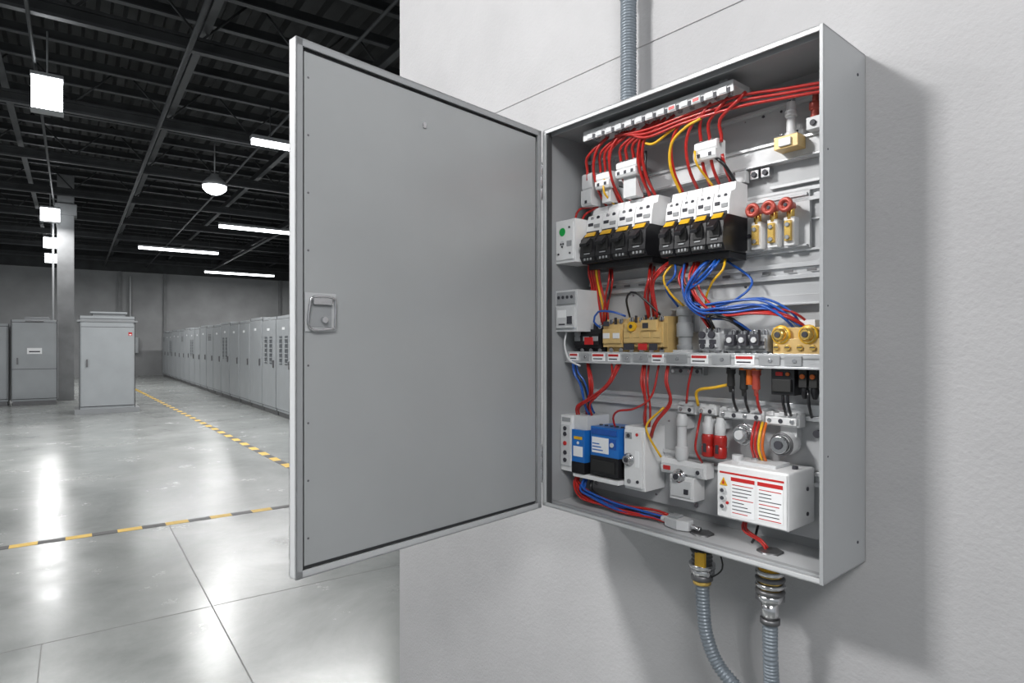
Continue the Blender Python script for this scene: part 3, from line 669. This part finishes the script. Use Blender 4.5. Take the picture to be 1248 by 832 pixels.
bundle(['yellow'],[(.485,.07,1.415),(.45,.09,1.405),(.405,.09,1.395),(.395,.07,1.36)],.002,.0038); bundle(['red'],[(.39,.08,1.455),(.385,.09,1.41),(.372,.08,1.365)],.003)
for u,c in ((.49,'black'),(.518,'black'),(.545,'red'),(.60,'black'),(.61,'black'),(.652,'black')): wire(c,[(u,.082,1.41),(u+.003,.085,1.38),(u-.003,.06,1.355)],.0034)
for u,c in ((.53,'red'),(.538,'red'),(.546,'yellow'),(.554,'orange')): wire(c,[(u,.06,1.335),(u+.004,.08,1.31),(u+.002,.08,1.28),(u+.006,.07,1.252)],.0034)
wire('red',[(.39,.05,1.34),(.40,.08,1.30),(.395,.08,1.26),(.40,.06,1.228)],.003)
# bottom bundle
bundle(['red']*4,[(.045,.09,1.162),(.05,.11,1.13),(.09,.12,1.105),(.16,.12,1.096),(.23,.115,1.093),(.30,.105,1.092),(.335,.10,1.092)],.009,.0034)
bundle(['blue']*3,[(.075,.09,1.162),(.08,.12,1.125),(.12,.125,1.112),(.20,.12,1.098),(.27,.11,1.095),(.335,.10,1.094)],.008,.0034)
bundle(['black']*2,[(.10,.09,1.162),(.10,.11,1.12),(.17,.11,1.095),(.26,.105,1.092),(.33,.10,1.090)],.007,.0032)
bundle(['red','red'],[(.52,.07,1.138),(.525,.10,1.11),(.56,.10,1.092),(.575,.10,1.08)],.006,.003); bundle(['black'],[(.545,.07,1.138),(.55,.10,1.10),(.54,.10,1.085)],.006,.003)
p.done()

# ================================================================== CONDUITS
def ribbed(p,pts,r,m,pitch=.0075):
    c=spline(pts,pitch/4); rs=[r*(1.0 if (i%4) in (0,1) else .86) for i in range(len(c))]
    p.tube(c,rs,m,14,True,True)
p=Part('flexible_conduit',P,None,bevel=0)       # supply from above
ribbed(p,[(.172,.045,BT+.02),(.172,.045,2.25),(.172,.045,2.42)],.021,'conduit'); p.cyl((.172,.045,2.40),(.172,.045,5.6),.017,'conduit'); p.cyl((.172,.045,2.40),(.172,.045,2.45),.023,'conduit'); p.cyl((.172,.045,BT),(.172,.045,BT+.03),.026,'darksteel')
p.box((.145,.0005,2.62),(.199,.03,2.65),'steel')
p.done()
def gland(p,u,w,top,kind):
    if kind==0:
        p.cyl((u,w,top+.008),(u,w,top-.012),.026,'darksteel',seg=6); p.lathe((u,w,top-.010),(u,w,top-.062),[(i/12,.0205 if i%2 else .0235) for i in range(13)],'darksteel',smooth=False)
        p.box((u-.002,w+.018,top-.060),(u+.022,w+.0255,top-.03),'yellow'); p.torus((u,w,top-.030),(0,0,1),.0225,.004,'rubber')
        p.cyl((u,w,top-.060),(u,w,top-.070),.029,'steel',seg=24); p.cyl((u,w,top-.070),(u,w,top-.084),.027,'steel',seg=6); p.cyl((u,w,top-.084),(u,w,top-.096),.024,'darksteel'); p.cyl((u,w,top-.096),(u,w,top-.106),.020,'brass')
    else:
        p.cyl((u,w,top+.008),(u,w,top-.012),.026,'darksteel',seg=6); p.cyl((u,w,top-.01),(u,w,top-.03),.022,'yellow'); p.torus((u,w,top-.022),(0,0,1),.022,.004,'rubber')
        for k in range(4): p.torus((u,w,top-.036-k*.013),(0,0,1),.024,.0055,'darksteel' if k%2 else 'steel'); 
        p.cyl((u,w,top-.03),(u,w,top-.085),.023,'brass'); p.cyl((u,w,top-.080),(u,w,top-.094),.028,'steel',seg=6); p.cyl((u,w,top-.094),(u,w,top-.135),.0175,'steel'); p.cyl((u,w,top-.130),(u,w,top-.140),.0195,'darksteel')
p=Part('cable_gland_conduit',P,None,bevel=0)
gland(p,.425,.10,BB_,0); ribbed(p,[(.425,.10,BB_-.10),(.428,.10,BB_-.16),(.437,.10,BB_-.22),(.462,.095,BB_-.275),(.51,.09,BB_-.315),(.545,.07,BB_-.36),(.55,.05,BB_-.50),(.55,.04,BB_-.8),(.55,.04,.02)],.0155,'conduit'); p.done()
p=Part('cable_gland_conduit',P,None,bevel=0)
gland(p,.583,.10,BB_,1); ribbed(p,[(.583,.10,BB_-.135),(.584,.10,BB_-.22),(.590,.095,BB_-.35),(.598,.06,BB_-.52),(.60,.04,BB_-.8),(.60,.04,.02)],.0155,'conduit'); p.done()
p=Part('loose_cable',P,None,bevel=0)
p.tube(spline([(.445,.09,BB_+.002),(.47,.10,BB_-.03),(.475,.10,BB_-.06),(.45,.10,BB_-.085),(.43,.11,BB_-.09)]),.0018,'rubber',8); p.done()

# ================================================================== WORLD + CAMERA
w=bpy.data.worlds.new('world'); sc.world=w; w.use_nodes=True
w.node_tree.nodes['Background'].inputs[0].default_value=(.88,.94,1,1); w.node_tree.nodes['Background'].inputs[1].default_value=.48
cd=bpy.data.cameras.new('camera'); cd.sensor_width=36; cd.lens=755/1248*36; cd.shift_y=4/1248; cd.clip_start=.02; cd.clip_end=200
co=bpy.data.objects.new('camera',cd); bpy.context.collection.objects.link(co); co.location=(0,0,1.5); co.rotation_euler=(math.pi/2,0,-math.radians(35.3)); sc.camera=co
